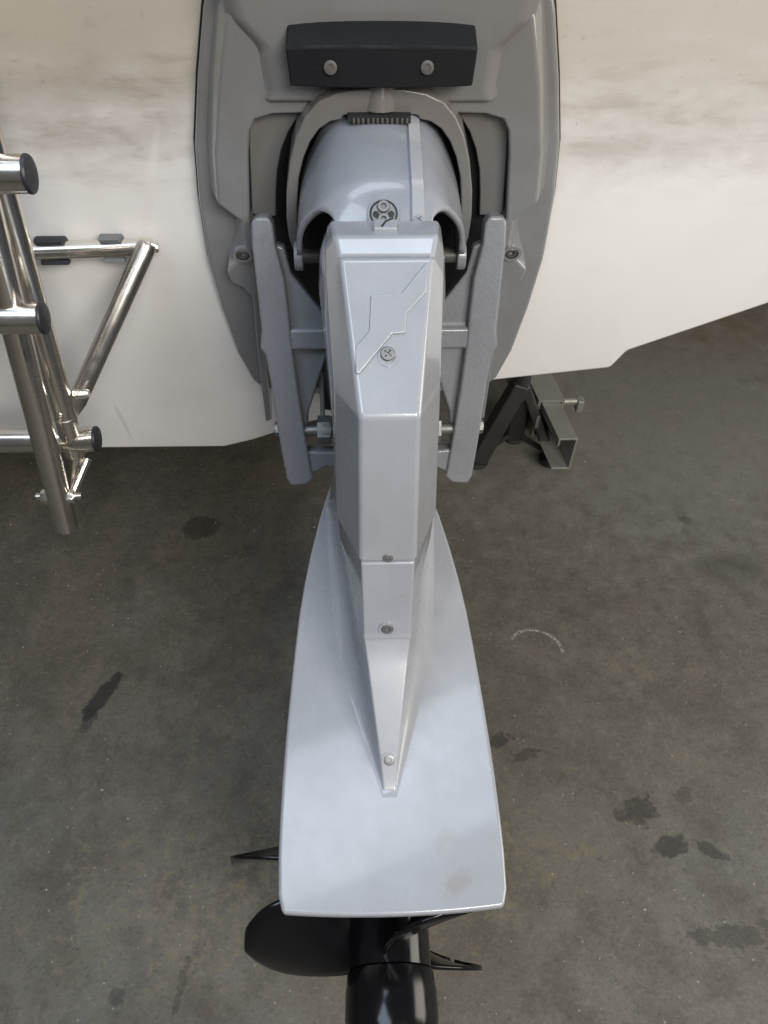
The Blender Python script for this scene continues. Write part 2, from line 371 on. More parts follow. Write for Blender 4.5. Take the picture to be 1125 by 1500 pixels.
# outward draft on the outside edge
topv = []
for i, p in enumerate(poly):
    j = i if i < len(loopL) else 2 * len(loopL) - 1 - i
    q = p + d
    if j < len(A) and 1 <= j <= 9:
        q = q + Vector((0.016 if p.x < 0 else -0.016, 0, 0))
    topv.append(q)
mm = MB(); n = len(poly)
mm.add(poly + topv, [tuple(range(n)), tuple(range(2*n-1, n-1, -1))] + [(i, (i+1) % n, n + (i+1) % n, n + i) for i in range(n)])
mm.put('raised_rim', M['shield'], shield, bevel=0.010, seg=4, angle=24)
# --- hump under the rubber stop
hp = symT([(300, -60), (322, 20), (362, 62), (372, 118), (380, 141), (470, 141)], 0.05)
hp2 = [p + TN * 0.016 + Vector((0.022, 0, 0)) * (1 if i < 4 else 0.3) for i, p in enumerate(hp)]
mm = MB(); mm.loft([sym(hp), sym(hp2)]); mm.put('mounting_hump', M['shield'], shield, bevel=0.012, seg=4, angle=20)
# --- recessed panel with arch opening
ro = [(364, 150), (364, 200), (368, 302), (377, 306), (403, 306)]
ri = [(403, 270), (405, 238), (411, 208), (421, 182), (436, 158), (450, 143), (500, 136)]
R = symT(ro, 0.024) + symT(ri, 0.024); RR = R[:-1] + [symT([(500, 143)], 0.024)[0]]
half_ = symT([(364, 140)] + ro, 0.024) + symT(ri, 0.024)
prism('recess_panel', half_ + [], TN * 0.016, M['arch'], shield, bevel=0.003)
prism('recess_panel', mirx(half_)[::-1], TN * 0.016, M['arch'], shield, bevel=0.003)
# --- flat black sheet for the bellows and the shade of the opening
bl = sym(symT([(440, 140), (404, 200), (398, 300), (378, 310), (388, 480), (404, 560), (470, 566)], 0.0225))
prism('opening_dark_sheet', bl, TN * 0.003, M['dark'], shield)
# --- long side rails running down past the shield
for s in (1, -1):
    rl = symT([(365, 312), (375, 312), (381, 390), (387, 480), (398, 594), (389, 597), (376, 485), (369, 395)], 0.024)
    if s < 0: rl = mirx(rl)
    prism('side_rail', rl, TN * 0.035, M['shield'], shield, bevel=0.003)

def hexr(r, th): a = (th % (pi/3)) - pi/6; return r * cos(pi/6) / cos(a)
def crossr(r, th):
    a = abs(((th + pi/4) % (pi/2)) - pi/4); return r * 0.62 if a < 0.30 else r * 0.22
def screw(name, c, nrm, r, h, kind, mat, parent, spin=0.0):
    c = Vector(c); t = Vector(nrm).normalized(); u = t.orthogonal().normalized(); w = t.cross(u); n = 36; mm = MB(); rings = []
    def ring(rf, hh): rings.append([c + t*hh + (u*cos(2*pi*k/n + spin) + w*sin(2*pi*k/n + spin)) * rf(2*pi*k/n) for k in range(n)])
    ring(lambda a: r, -0.004); ring(lambda a: r, h * 0.7); ring(lambda a: r * 0.88, h)
    if kind == 'allen':
        ring(lambda a: hexr(r * 0.55, a), h); ring(lambda a: hexr(r * 0.52, a), -h * 0.4)
    elif kind == 'cross':
        ring(lambda a: crossr(r, a), h * 1.02); ring(lambda a: crossr(r, a) * 0.8, -h * 0.2)
    elif kind == 'hex':
        rings.clear(); ring(lambda a: hexr(r, a), -0.004); ring(lambda a: hexr(r, a), h * 0.85); ring(lambda a: r * 0.85, h)
    mm.loft(rings); return mm.put(name, mat, parent)
def ringm(name, c, nrm, r0, r1, h, mat, parent, n=36):
    mm = MB(); c = Vector(c); t = Vector(nrm).normalized(); u = t.orthogonal().normalized(); w = t.cross(u)
    pr = [(r0, -0.003), (r0, h), (r1, h), (r1, -0.003)]
    rr = [[c + t*hh + (u*cos(2*pi*k/n) + w*sin(2*pi*k/n)) * r for k in range(n)] for r, hh in pr]
    mm.loft(rr, cap=False); return mm.put(name, mat, parent)

# --- boss bolts
for s in (1, -1):
    c = symT([(354, 372)], n1)[0]; c = Vector((c.x * s, c.y, c.z))
    ringm('bolt_boss', c, TN, 0.0145, 0.010, 0.004, M['shield'], shield)
    ringm('seal_ring', c, TN, 0.0112, 0.0092, 0.003, M['sealant'], shield)
    screw('bolt', c, TN, 0.0090, 0.003, 'allen', M['screw'], shield)
# --- rubber stop
bw = 0.107
def bow(x, Y): return Y - 0.006 * (1 - (x / bw) ** 2)
mm = MB(); rings = []
for k in range(13):
    x = -bw + 2 * bw * k / 12; e = 0.004 * (abs(x) / bw) ** 3
    rings.append([Vector((x * 0.985, bow(x, 0.958), 1.271)), Vector((x, bow(x, 0.951), 1.318 - e)), Vector((x * 0.975, 1.000, 1.344 - e)), Vector((x * 0.975, 1.010, 1.285))])
mm.loft(rings); bump_o = mm.put('rubber_stop', M['rubber'], drive, bevel=0.003, seg=3, angle=45)
for px in (484, 626):
    c = atY(px, 99, 0.9478); nn = Vector((0, -1, 0.12)); screw('screw', c, nn, 0.0074, 0.0010, 'allen', M['darkbolt'], bump_o)

# --- gimbal arch (fork of the steering yoke)
AN = Vector((0, -cos(radians(8)), -sin(radians(8))))
def onA(px, py): p = onplane(px, py, (0, 0.985, 1.2), AN); return Vector((p.x - axo, p.y, p.z))
axo = 0.0; axo = onA(553, 250).x
ao = [(552, 131), (520, 132), (488, 138), (462, 150), (443, 172), (430, 200), (421, 236), (416, 280), (416, 320), (420, 350), (428, 374)]
ai = [(440, 374), (434, 340), (432, 300), (434, 262), (441, 232), (451, 208), (464, 190), (480, 179), (496, 176), (499, 170), (520, 167), (552, 166)]
h_ = [onA(*p) for p in ao] ; hi_ = [onA(*p) for p in ai]
full = h_ + hi_
pl = full + mirx(full[1:-1])[::-1]
# assemble outline: outer left -> inner left -> (centre) -> inner right -> outer right
outer = [onA(*p) for p in ao]; inner = [onA(*p) for p in ai]
pl = outer + inner + mirx(inner[:-1])[::-1] + mirx(outer[1:])[::-1]
prism('gimbal_arch', pl, AN * -0.055, M['arch'], drive, bevel=0.009, seg=4, angle=20)
mm = MB(); mm.lathe((0, 1.0, 1.235), (0, 0, 1), [(0, 0.026), (0.03, 0.026), (0.034, 0.022)]); mm.put('pivot_boss', M['arch'], drive)
# gear teeth under the arch crown; a dark strip paints the shade behind them
tz = onA(553, 169).z
mm = MB(); mm.box((-0.040, 0.970, tz - 0.005), (0.036, 0.985, tz + 0.004)); recess_strip = mm.put('gear_recess_shade', M['dark'], drive)
for k in range(12):
    x = -0.033 + 0.0058 * k
    mm = MB(); mm.lathe((x + random.uniform(-.0005, .0005), 0.9690, tz + 0.002), (0, -0.25, -1), [(0, 0.0019), (0.0050, 0.0019), (0.0065, 0.0010)], 8); mm.put('tooth', M['darkbolt'], recess_strip)

# --- bell hood over the joint
mm = MB(); NU, NV = 91, 22; V = []; F = []
HW = 0.100
def hood_pt(th, Y):
    zc = 1.183 + (Y - 0.83) * 0.29
    if Y < 0.885: zc -= 0.060 * ((0.885 - Y) / 0.06) ** 2 * 0.62
    base = 1.075
    s = sin(th); c = cos(th)
    x = HW * math.copysign(abs(s) ** 0.85, s); z = base + (zc - base) * max(abs(c), 1e-6) ** 0.78
    x *= 1 + 0.10 * max(0.0, (abs(s) - 0.8) / 0.2) ** 2
    return Vector((x, Y, z))
for i in range(NU):
    th = radians(-90 + 180 * i / (NU - 1)); a = abs(math.degrees(th))
    if a < 27: A0 = 0.820
    elif a < 31: A0 = 0.820 + (a - 27) / 4 * 0.030
    else: A0 = 0.850 + 0.075 * ((a - 31) / 59) ** 0.8
    for j in range(NV): V.append(hood_pt(th, A0 + (1.02 - A0) * j / (NV - 1)))
for i in range(NU - 1):
    for j in range(NV - 1): F.append((i*NV + j, (i+1)*NV + j, (i+1)*NV + j+1, i*NV + j+1))
hood = put('bell_hood', V, F, M['hood'], drive, solid=0.007, soff=-1)
# strap with screw on the hood
sv, sf = [], []
for j in range(20):
    Y = 0.832 + 0.16 * j / 19
    for xx in (0.031, 0.0335, 0.0475, 0.05):
        th = math.asin((xx / HW) ** (1 / 0.85)); p = hood_pt(th, Y); sv.append(p + Vector((0, -0.0018, 0.0052 if xx in (0.0335, 0.0475) else -0.001)))
for j in range(19):
    for k in range(3): sf.append((j*4 + k, j*4 + k + 1, j*4 + k + 5, j*4 + k + 4))
strap = put('strap', sv, sf, M['silver'], hood)
pc = hood_pt(math.asin((0.0405 / HW) ** (1 / 0.85)), 0.845)
screw('screw', pc + Vector((0, -0.002, 0.004)), (0, -0.55, 0.83), 0.0065, 0.003, 'cross', M['hood'], hood)
# dark port with socket screws in the middle of the hood
pn = Vector((0, -0.62, 0.78)).normalized(); pcen = hood_pt(0.0, 0.848) + Vector((0, 0, 0.0005))
mm = MB(); mm.lathe(pcen, pn, [(-0.02, 0.017), (0.0010, 0.017), (0.0018, 0.0165)]); port = mm.put('port', M['sealant'], hood)
ringm('port_rim', pcen, pn, 0.0185, 0.0165, 0.003, M['hood'], hood)
ringm('port_plate', pcen, pn, 0.0140, 0.002, 0.003, M['cast'], hood)
up = Vector((0, pn.z, -pn.y)); rt = Vector((1, 0, 0))
screw('screw', pcen + up * 0.0075 + pn * 0.003, pn, 0.0072, 0.004, 'allen', M['screw'], hood)
screw('screw', pcen - up * 0.0075 + pn * 0.003, pn, 0.0072, 0.004, 'allen', M['screw'], hood)
for s in (1, -1):
    mm = MB(); mm.lathe(pcen + rt * s * 0.0088 - up * 0.001, pn, [(0, 0.0036), (0.0045, 0.0036)], 16); mm.put('hole', M['sealant'], hood)
# joint casting filling the dark space between hood and leg
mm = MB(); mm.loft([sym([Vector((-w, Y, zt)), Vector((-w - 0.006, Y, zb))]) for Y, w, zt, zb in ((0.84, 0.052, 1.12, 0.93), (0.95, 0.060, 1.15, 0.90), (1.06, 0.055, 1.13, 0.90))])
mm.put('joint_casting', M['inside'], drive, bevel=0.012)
# pivot bolts at both ends of the arch
for s in (1, -1):
    c = Vector((s * 0.100, 0.955, 1.055))
    mm = MB(); mm.lathe(c + Vector((-s*0.03, 0, 0)), (s, 0, 0), [(0, 0.010), (0.045, 0.010)], 20); mm.put('pivot_pin', M['darkbolt'], drive)
    screw('pivot_nut', c + Vector((-s*0.022, 0, 0)), (-s, 0, 0), 0.014, 0.010, 'hex', M['darkbolt'], drive)
    mm = MB(); mm.lathe(c + Vector((s*0.004, 0, 0)), (s, 0, 0), [(0, 0.019), (0.012, 0.019)], 28); mm.put('pivot_ear', M['cast'], drive, bevel=0.002)

# --- suspension fork: two arms, gussets, cross bar and bottom bar
F0 = Vector((0, 1.02, 1.085)); F1 = Vector((0, 0.90, 0.675)); fd = (F1 - F0).normalized()
FN = Vector((0, fd.z, -fd.y)).normalized()
if FN.y > 0: FN = -FN
def onF(px, py, n=0.0):
    p = onplane(px, py, F0 + FN * n, FN); return Vector((p.x - fxo(py), p.y, p.z))
def fxo(py):   # centre line of the drive seen on the fork plane
    return 0.0
def fprism(name, pts, n, t, mat, bevel, par, both=True, seg=3):
    P = [onF(px, py, n) for px, py in pts]
    cxl = onF(553, 500, n).x
    out = []
    for s in (1, -1):
        Q = [Vector((p.x * s, p.y, p.z)) for p in P]
        out.append(prism(name, Q, FN * t, mat, par, bevel=bevel, seg=seg))
        if not both: break
    return out
fork = empty('suspension_fork', (0, 0.95, 0.9)); fork.parent = drive; fork.matrix_parent_inverse = Matrix.Translation(-wloc(drive))
fork.location = (0, 0.95, 0.9)
fork['label'] = 'cast H-shaped suspension fork behind the leg'
armo = [(371, 318), (378, 311), (396, 311), (402, 322), (406, 352), (419, 400), (425, 450), (430, 500), (438, 560), (449, 630), (456, 672), (460, 688), (450, 697), (428, 699), (421, 688), (409, 620), (399, 550), (391, 510), (384, 500), (386, 475), (380, 420), (372, 350)]
fprism('arm', armo, -0.002, 0.030, M['cast'], 0.010, fork, seg=4)
fprism('gusset', [(404, 350), (418, 356), (428, 394), (478, 456), (505, 466), (505, 492), (414, 492)], -0.012, 0.022, M['cast'], 0.005, fork)
fprism('gusset', [(416, 494), (505, 494), (480, 512), (453, 596), (451, 645), (430, 645)], -0.012, 0.020, M['cast'], 0.005, fork)
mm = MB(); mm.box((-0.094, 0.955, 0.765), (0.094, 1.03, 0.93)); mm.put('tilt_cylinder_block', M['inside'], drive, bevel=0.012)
ca = onF(414, 474, 0); cb = onF(414, 505, 0)
cwm = MB(); cwm.prism([Vector((ca.x, ca.y, ca.z)), Vector((-ca.x, ca.y, ca.z)), Vector((-cb.x, cb.y, cb.z)), Vector((cb.x, cb.y, cb.z))], FN * 0.025); cwm.put('cross_bar', M['cast'], fork, bevel=0.006)
bbp = [(438, 650), (470, 652), (552, 652), (552, 672), (480, 674), (462, 682), (446, 694)]
P = [onF(px, py, -0.004) for px, py in bbp]; bx = P[2].x
P = [Vector((p.x, p.y, p.z)) for p in P]; Pl = [p for p in P if p.x < -0.012]
Pl = [Pl[0], Pl[1], Pl[-3], Pl[-2], Pl[-1]] if len(Pl) >= 5 else Pl
out = [P[0], P[1]] + mirx([P[0], P[1]])[::-1] + mirx([P[6], P[5], P[4]]) + [P[4], P[5], P[6]]
prism('bottom_bar', out, FN * 0.024, M['cast'], fork, bevel=0.005)
for s in (1, -1):
    c = onF(464, 630, 0.010); c = Vector((c.x * s, c.y, c.z))
    screw('tilt_nut', c + Vector((s * 0.006, 0, 0)), (s, 0, 0), 0.0235, 0.018, 'hex', M['screw'], fork)
    mm = MB(); mm.lathe(c + Vector((-s*0.05, 0, 0)), (s, 0, 0), [(0, 0.009), (0.10, 0.009)], 20); mm.put('tilt_pin', M['screw'], fork)
    mm = MB(); q0 = onF(470, 520, -0.01); q1 = onF(474, 648, 0.0); mm.tube([Vector((q0.x*s, q0.y, q0.z)), Vector((q1.x*s, q1.y, q1.z))], 0.004, 10); mm.put('tie_rod', M['galv'], fork)
    c2 = onF(412, 628, 0.012); c2 = Vector((c2.x * s, c2.y, c2.z)); screw('pin_head', c2, (-1 if s > 0 else 1, 0, 0), 0.012, 0.010, 'hex', M['screw'], fork)

# --- leg housing behind the cover
def leg_ring(z, aft, bev, mid, front):
    L_ = [Vector((-aft[1], aft[0], z)), Vector((-bev[1], bev[0], z)), Vector((-mid[1], mid[0], z)), Vector((-front[1], front[0], z))]
    return L_ + mirx(L_)[::-1]
rings = []
for z, af, md, fr in ((0.883, (.70, .062), (.84, .068), (.955, .045)), (0.98, (.74, .066), (.86, .074), (.96, .05)), (1.07, (.79, .070), (.875, .082), (.965, .055)), (1.115, (.81, .066), (.88, .078), (.965, .055)), (1.15, (.83, .052), (.885, .062), (.955, .045))):
    rings.append(leg_ring(z, af, ((af[0] + md[0]) / 2, (af[1] + md[1]) / 2 + .002), md, fr))
mm = MB(); mm.loft(rings); mm.put('leg_housing', M['silver'], drive, bevel=0.010, seg=3, angle=18)
# --- leg cover
rows = [((.0610, .822, 1.1825), (.0655, .834, 1.170), (.068, .87, 1.14)),
        ((.0565, .776, 1.1905), (.0672, .802, 1.160), (.071, .87, 1.11)),
        ((.0512, .7495, 1.1815), (.0678, .788, 1.140), (.0715, .86, 1.085)),
        ((.0495, .7405, 1.1845), (.0675, .783, 1.136), (.071, .855, 1.080)),
        ((.0315, .600, 1.088), (.0595, .668, 1.072), (.066, .80, 1.06)),
        ((.0335, .560, .888), (.0635, .634, .888), (.067, .78, .888))]
v = []; f = []
for F_, O_, B_ in rows:
    v += [Vector((-B_[0], B_[1], B_[2])), Vector((-O_[0], O_[1], O_[2])), Vector((-F_[0], F_[1], F_[2])), Vector(F_), Vector(O_), Vector(B_)]
for i in range(5):
    for j in range(5): f.append((i*6 + j, i*6 + j + 1, (i+1)*6 + j + 1, (i+1)*6 + j))
f += [(0, 1, 2, 3, 4, 5), tuple(range(30, 36))[::-1]]
b = len(v); f.append(tuple([i*6 for i in range(6)] + [i*6 + 5 for i in range(5, -1, -1)]))
cover = put('leg_cover', v, f, M['silver'], drive, bevel=0.0058, seg=5, angle=9)
# raised arrow emblem on the sloping face
e0 = Vector(rows[3][0]); e0.x = 0; e1 = Vector(rows[4][0]); e1.x = 0; ed = (e1 - e0).normalized(); EN = Vector((0, ed.z, -ed.y))
if EN.z < 0: EN = -EN
def onE(px, py, n=0.0): return onplane(px, py, e0 + EN * n, EN)
emb = [(626, 384), (588, 431), (543, 434), (541, 486), (521, 510), (521, 549), (527, 548), (560, 508), (574, 491), (594, 489), (595, 460), (624, 428), (627, 392)]
prism('emblem', [onE(px, py, -0.001) for px, py in emb], EN * 0.0036, M['silver'], cover, bevel=0.0025, seg=4, angle=40)
# oblong counterbore and cross-head screw
c = onE(568, 519, 0.0)
ringm('counterbore', c + ed * 0.003, EN, 0.0105, 0.0080, 0.0014, M['silver'], cover)
screw('screw', c, EN, 0.0078, 0.003, 'cross', M['screw'], cover)
# lip and clip on the upper edge of the cover
k0 = Vector((0.0, 0.806, 1.194))
mm = MB(); mm.box((-0.013, 0.786, 1.180), (0.013, 0.806, 1.1935)); clipo = mm.put('clip', M['silver'], cover, bevel=0.002)
mm = MB(); a = Vector((-0.005, 0.792, 1.2035)); mm.tube([Vector((-0.004, 0.789, 1.1937)), Vector((0.001, 0.800, 1.1937)), Vector((0.009, 0.806, 1.1937))], 0.0011, 8); mm.put('clip_groove', M['sealant'], cover)
# --- lower housing with its trailing spine
lr = [leg_ring(.8865, (.566, .0320), (.640, .0615), (.86, .066), (.96, .045)),
      leg_ring(.84, (.554, .0315), (.634, .0590), (.86, .067), (.965, .045)),
      leg_ring(.795, (.5450, .0305), (.626, .0520), (.86, .069), (.97, .045)),
      leg_ring(.764, (.5310, .0300), (.620, .0480), (.86, .071), (.975, .045)),
      leg_ring(.74, (.500, .0255), (.612, .0455), (.86, .074), (.98, .045)),
      leg_ring(.70, (.452, .0185), (.605, .0430), (.86, .079), (.99, .047)),
      leg_ring(.675, (.422, .0138), (.602, .0425), (.86, .081), (1.0, .049)),
      leg_ring(.660, (.404, .0112), (.600, .0432), (.86, .083), (1.003, .050)),
      leg_ring(.650, (.392, .0096), (.599, .0455), (.86, .0845), (1.005, .051)),
      leg_ring(.6435, (.384, .0088), (.597, .0495), (.86, .0865), (1.007, .052)),
      leg_ring(.6395, (.378, .0086), (.594, .0555), (.86, .0885), (1.009, .053)),
      leg_ring(.6370, (.373, .0088), (.590, .0630), (.858, .0905), (1.011, .054)),
      leg_ring(.6350, (.366, .0094), (.584, .0740), (.855, .0930), (1.013, .055)),
      leg_ring(.630, (.365, .0095), (.583, .0760), (.855, .0935), (1.014, .056))]
mm = MB(); mm.loft(lr); lower = mm.put('lower_housing', M['plate'], drive, bevel=0.0045, seg=3, angle=34)
# lower cover plate with rounded lip
lc = [Vector((-.0330, .5605, .8855)), Vector((.0330, .5605, .8855)), Vector((.0315, .5320, .774)), Vector((-.0315, .5320, .774))]
lcb = [p + Vector((0, 0.03, 0)) for p in lc]
lc2 = [Vector((-.0315, .5260, .764)), Vector((.0315, .5260, .764))]
v = lc + lc2 + lcb + [p + Vector((0, .03, 0)) for p in lc2]
f = [(0, 1, 2, 3), (3, 2, 5, 4), (0, 3, 4, 11 - 1, 9, 6), (1, 7, 8, 11, 5, 2), (6, 7, 1, 0), (4, 5, 11, 10), (6, 9, 8, 7), (9, 10, 11, 8)]
lcov = put('lower_cover', v, f, M['silver'], drive, bevel=0.0035, seg=3, angle=15)
sN = Vector((0, -0.97, 0.25))
q = atY(561, 818, 0.5605); screw('screw', Vector((0, q.y + .001, q.z)), sN, 0.0062, 0.0016, 'cross', M['screw'], cover)
q = onplane(566, 921, (0, .538, .80), Vector((0, -.97, .25))); q = Vector((0.0, q.y, q.z))
ringm('counterbore', q, sN, 0.0108, 0.0082, 0.0012, M['silver'], lcov); screw('screw', q, sN, 0.0080, 0.0016, 'allen', M['screw'], lcov)
spn = Vector((0, -(0.740 - 0.665), 0)) ; sp_d = (Vector((0, .410, .665)) - Vector((0, .500, .740))).normalized(); SPN = Vector((0, sp_d.z, -sp_d.y))
q = onplane(572, 1113, (0, .452, .70), SPN); q = Vector((0, q.y, q.z))
ringm('counterbore', q, SPN, 0.0098, 0.0074, 0.0010, M['plate'], lower); screw('screw', q, SPN, 0.0072, 0.0014, 'allen', M['screw'], lower)

# --- cavitation plate
hw = [(.236, .132), (.256, .1375), (.30, .1400), (.343, .1405), (.39, .1402), (.434, .1392), (.485, .1374), (.536, .1350), (.595, .1318), (.651, .1280), (.71, .1218), (.769, .1135), (.84, .1010), (.902, .0875), (.96, .070), (1.01, .050), (1.04, .028), (1.05, .010)]
aft = [(-.132 + .264 * k / 12, .236 - .006 * (1 - ((k - 6) / 6) ** 2)) for k in range(13)]
outl = [Vector((x, y, 0.621)) for x, y in aft] + [Vector((w, y, 0.621)) for y, w in hw[1:]] + [Vector((-w, y, 0.621)) for y, w in hw[1:][::-1]]
mm = MB(); mm.prism(outl, (0, 0, 0.0145)); plate = mm.put('cavitation_plate', M['plate'], drive, bevel=0.0050, seg=4, angle=40)
# --- gear case below the plate
mm = MB(); ZP = 0.378
mm.lathe((0, 0.42, ZP), (0, 1, 0), [(0, .054), (.06, .062), (.25, .066), (.42, .056), (.52, .034), (.56, .010)], 32); mm.put('gear_case', M['silver'], drive)
st = [[Vector((-w, y0, z)), Vector((-w*1.2, (y0 + y1)/2, z)), Vector((-w*.4, y1, z)), Vector((w*.4, y1, z)), Vector((w*1.2, (y0+y1)/2, z)), Vector((w, y0, z))] for z, w, y0, y1 in ((.625, .040, .42, .98), (.52, .030, .44, .93), (.41, .036, .44, .90))]
mm = MB(); mm.loft(st); mm.put('gear_case_strut', M['silver'], drive, bevel=0.008)
sk = [[Vector((-w, y0, z)), Vector((-w, y1, z)), Vector((w, y1, z)), Vector((w, y0, z))] for z, w, y0, y1 in ((.34, .014, .48, .78), (.24, .010, .46, .70), (.13, .006, .44, .60))]
mm = MB(); mm.loft(sk); mm.put('skeg', M['silver'], drive, bevel=0.004)

# --- propellers
def blade(name, parent, Y0, R, a0, hand, pitch=0.46, wmax=0.072, r0=0.046, rake=0.15):
    nr, nc = 22, 15; v = []; f = []
    for i in range(nr):
        t = 1 - (1 - i / (nr - 1)) ** 1.8; r = r0 + (R - r0) * t
        w = wmax * (0.78 + 0.36 * sin(pi * min(t * 0.72, 1))) * max(1 - t ** 9, 0.0016) ** 0.42
        ph_ = atan2(pitch, 2 * pi * r)
        for j in range(nc):
            s_ = (-1 + 2 * j / (nc - 1)) * w; cup = 0.011 * (s_ / max(w, 1e-4)) ** 2
            al = a0 - hand * s_ * cos(ph_) / r
            v.append(Vector((r * sin(al), Y0 - s_ * sin(ph_) - rake * (r - r0) * 0.5 + cup, ZP + r * cos(al))))
    for i in range(nr - 1):
        for j in range(nc - 1): f.append((i*nc + j, i*nc + j + 1, (i+1)*nc + j + 1, (i+1)*nc + j))
    return put(name, v, f, M['prop'], parent, solid=0.0055, soff=0)
fpz = empty('propeller', (0, 0.345, ZP)); fpz.parent = drive; fpz.matrix_parent_inverse = Matrix.Translation(-wloc(drive)); fpz.location = (0, 0.345, ZP)
fpz['label'] = 'front black propeller mostly hidden under the plate'
mm = MB(); mm.lathe((0, .312, ZP), (0, 1, 0), [(0, .0545), (.05, .0565), (.098, .056), (.105, .050)], 40); mm.put('hub', M['prop'], fpz)
for a in (268, 28, 148): blade('blade', fpz, 0.385, 0.238, radians(a), -1, wmax=0.074)
rp = empty('propeller', (0, 0.24, ZP)); rp.parent = drive; rp.matrix_parent_inverse = Matrix.Translation(-wloc(drive)); rp.location = (0, 0.24, ZP)
rp['label'] = 'rear black propeller with glossy hub'
mm = MB(); mm.lathe((0, .307, ZP), (0, -1, 0), [(0, .0575), (.05, .0580), (.0895, .0585)], 48); mm.put('hub', M['prop'], rp)
mm = MB(); mm.lathe((0, .2170, ZP), (0, -1, 0), [(0, .0570), (.0020, .0598), (.008, .0615), (.03, .0640), (.06, .0645), (.10, .0580), (.118, .044), (.120, .040), (.110, .037), (.06, .036)], 48); mm.put('hub_cone', M['prop'], rp)
for a in (269, 29, 149): blade('blade', rp, 0.262, 0.207, radians(a), 1, wmax=0.074)

# ================================================================== SWIM LADDER
lad = empty('swim_ladder', (-0.45, 0.92, 0.62))
tag(lad, 'polished stainless tube boarding ladder with black end caps beside the drive', 'ladder')
YF = 0.90
p_top = atY(-101, 0, YF); p_bot = atY(97, 770, YF)
def lerp(a, b, t): return a + (b - a) * t
# front stringer
r_f = 0.0198
mm = MB(); d_ = (p_bot - p_top).normalized(); mm.tube([p_top, p_bot], r_f, 28, cap=False)
mm.tube([p_bot, p_bot - d_ * 0.02], [r_f - 0.002, r_f - 0.002], 28)
mm.put('stringer', M['stainless'], lad)
# rear stringer
b_top = atY(-66, 40, YF + 0.055); b_bot = atY(110, 662, YF + 0.055)
mm = MB(); mm.tube([b_top, b_bot], 0.0190, 28); mm.put('stringer', M['stainless'], lad)
jd = (b_bot - b_top).normalized(); jc = lerp(b_top, b_bot, 0.865)
mm = MB(); mm.lathe(jc, jd, [(0, 0.0190), (0.001, 0.0202), (0.005, 0.0202), (0.006, 0.0190)], 28, cap=False); mm.put('joint_ring', M['stainless'], lad)
screw('rivet', atY(88, 609, YF + 0.055 - 0.0190), (0, -1, 0.1), 0.0052, 0.0018, 'allen', M['satin'], lad)
# rungs with end caps
def rung(px, py, Y, r, x0=-0.85, squash=1.06):
    c = atY(px, py, Y); mm = MB()
    n = 32
    def ell(x, rr): return [Vector((x, c.y + rr * cos(2*pi*k/n), c.z + rr * squash * sin(2*pi*k/n))) for k in range(n)]
    mm.loft([ell(x0, r), ell(c.x - 0.004, r)]); o = mm.put('rung', M['stainless'], lad)
    mm = MB(); mm.loft([ell(c.x - 0.0035, r * 1.025), ell(c.x - 0.001, r * 1.03), ell(c.x + 0.001, r * 0.97), ell(c.x + 0.0018, r * 0.6)]); mm.put('end_cap', M['cap'], o)
    return o
rung(45, 255, YF - 0.012, 0.0205); rung(65, 466, YF - 0.012, 0.0200); rung(143, 643, YF + 0.055, 0.0205)
# bracket and bolts at the foot of the front stringer
fc = atY(86, 727, YF)
mm = MB(); mm.lathe(fc + Vector((-0.037, 0, 0)), (1, 0, 0), [(0, .006), (.076, .006)], 18); mm.put('bolt', M['stainless'], lad)
screw('nut', fc + Vector((-0.020, 0, 0)), (-1, 0, 0), 0.0125, 0.008, 'hex', M['stainless'], lad)
screw('nut', fc + Vector((0.019, 0, 0)), (1, 0, 0), 0.0125, 0.009, 'hex', M['stainless'], lad)
mm = MB(); e1_ = fc + Vector((0.023, 0.006, 0)); e2_ = atY(128, 672, YF + 0.052)
mm.tube([e1_, e2_], 0.0075, 14); mm.put('link', M['stainless'], lad)
mm = MB(); mm.tube([atY(112, 664, YF + 0.05), atY(110, 690, YF + 0.045), atY(107, 722, YF + 0.02)], [0.010, 0.009, 0.006], 14); mm.put('link', M['stainless'], lad)
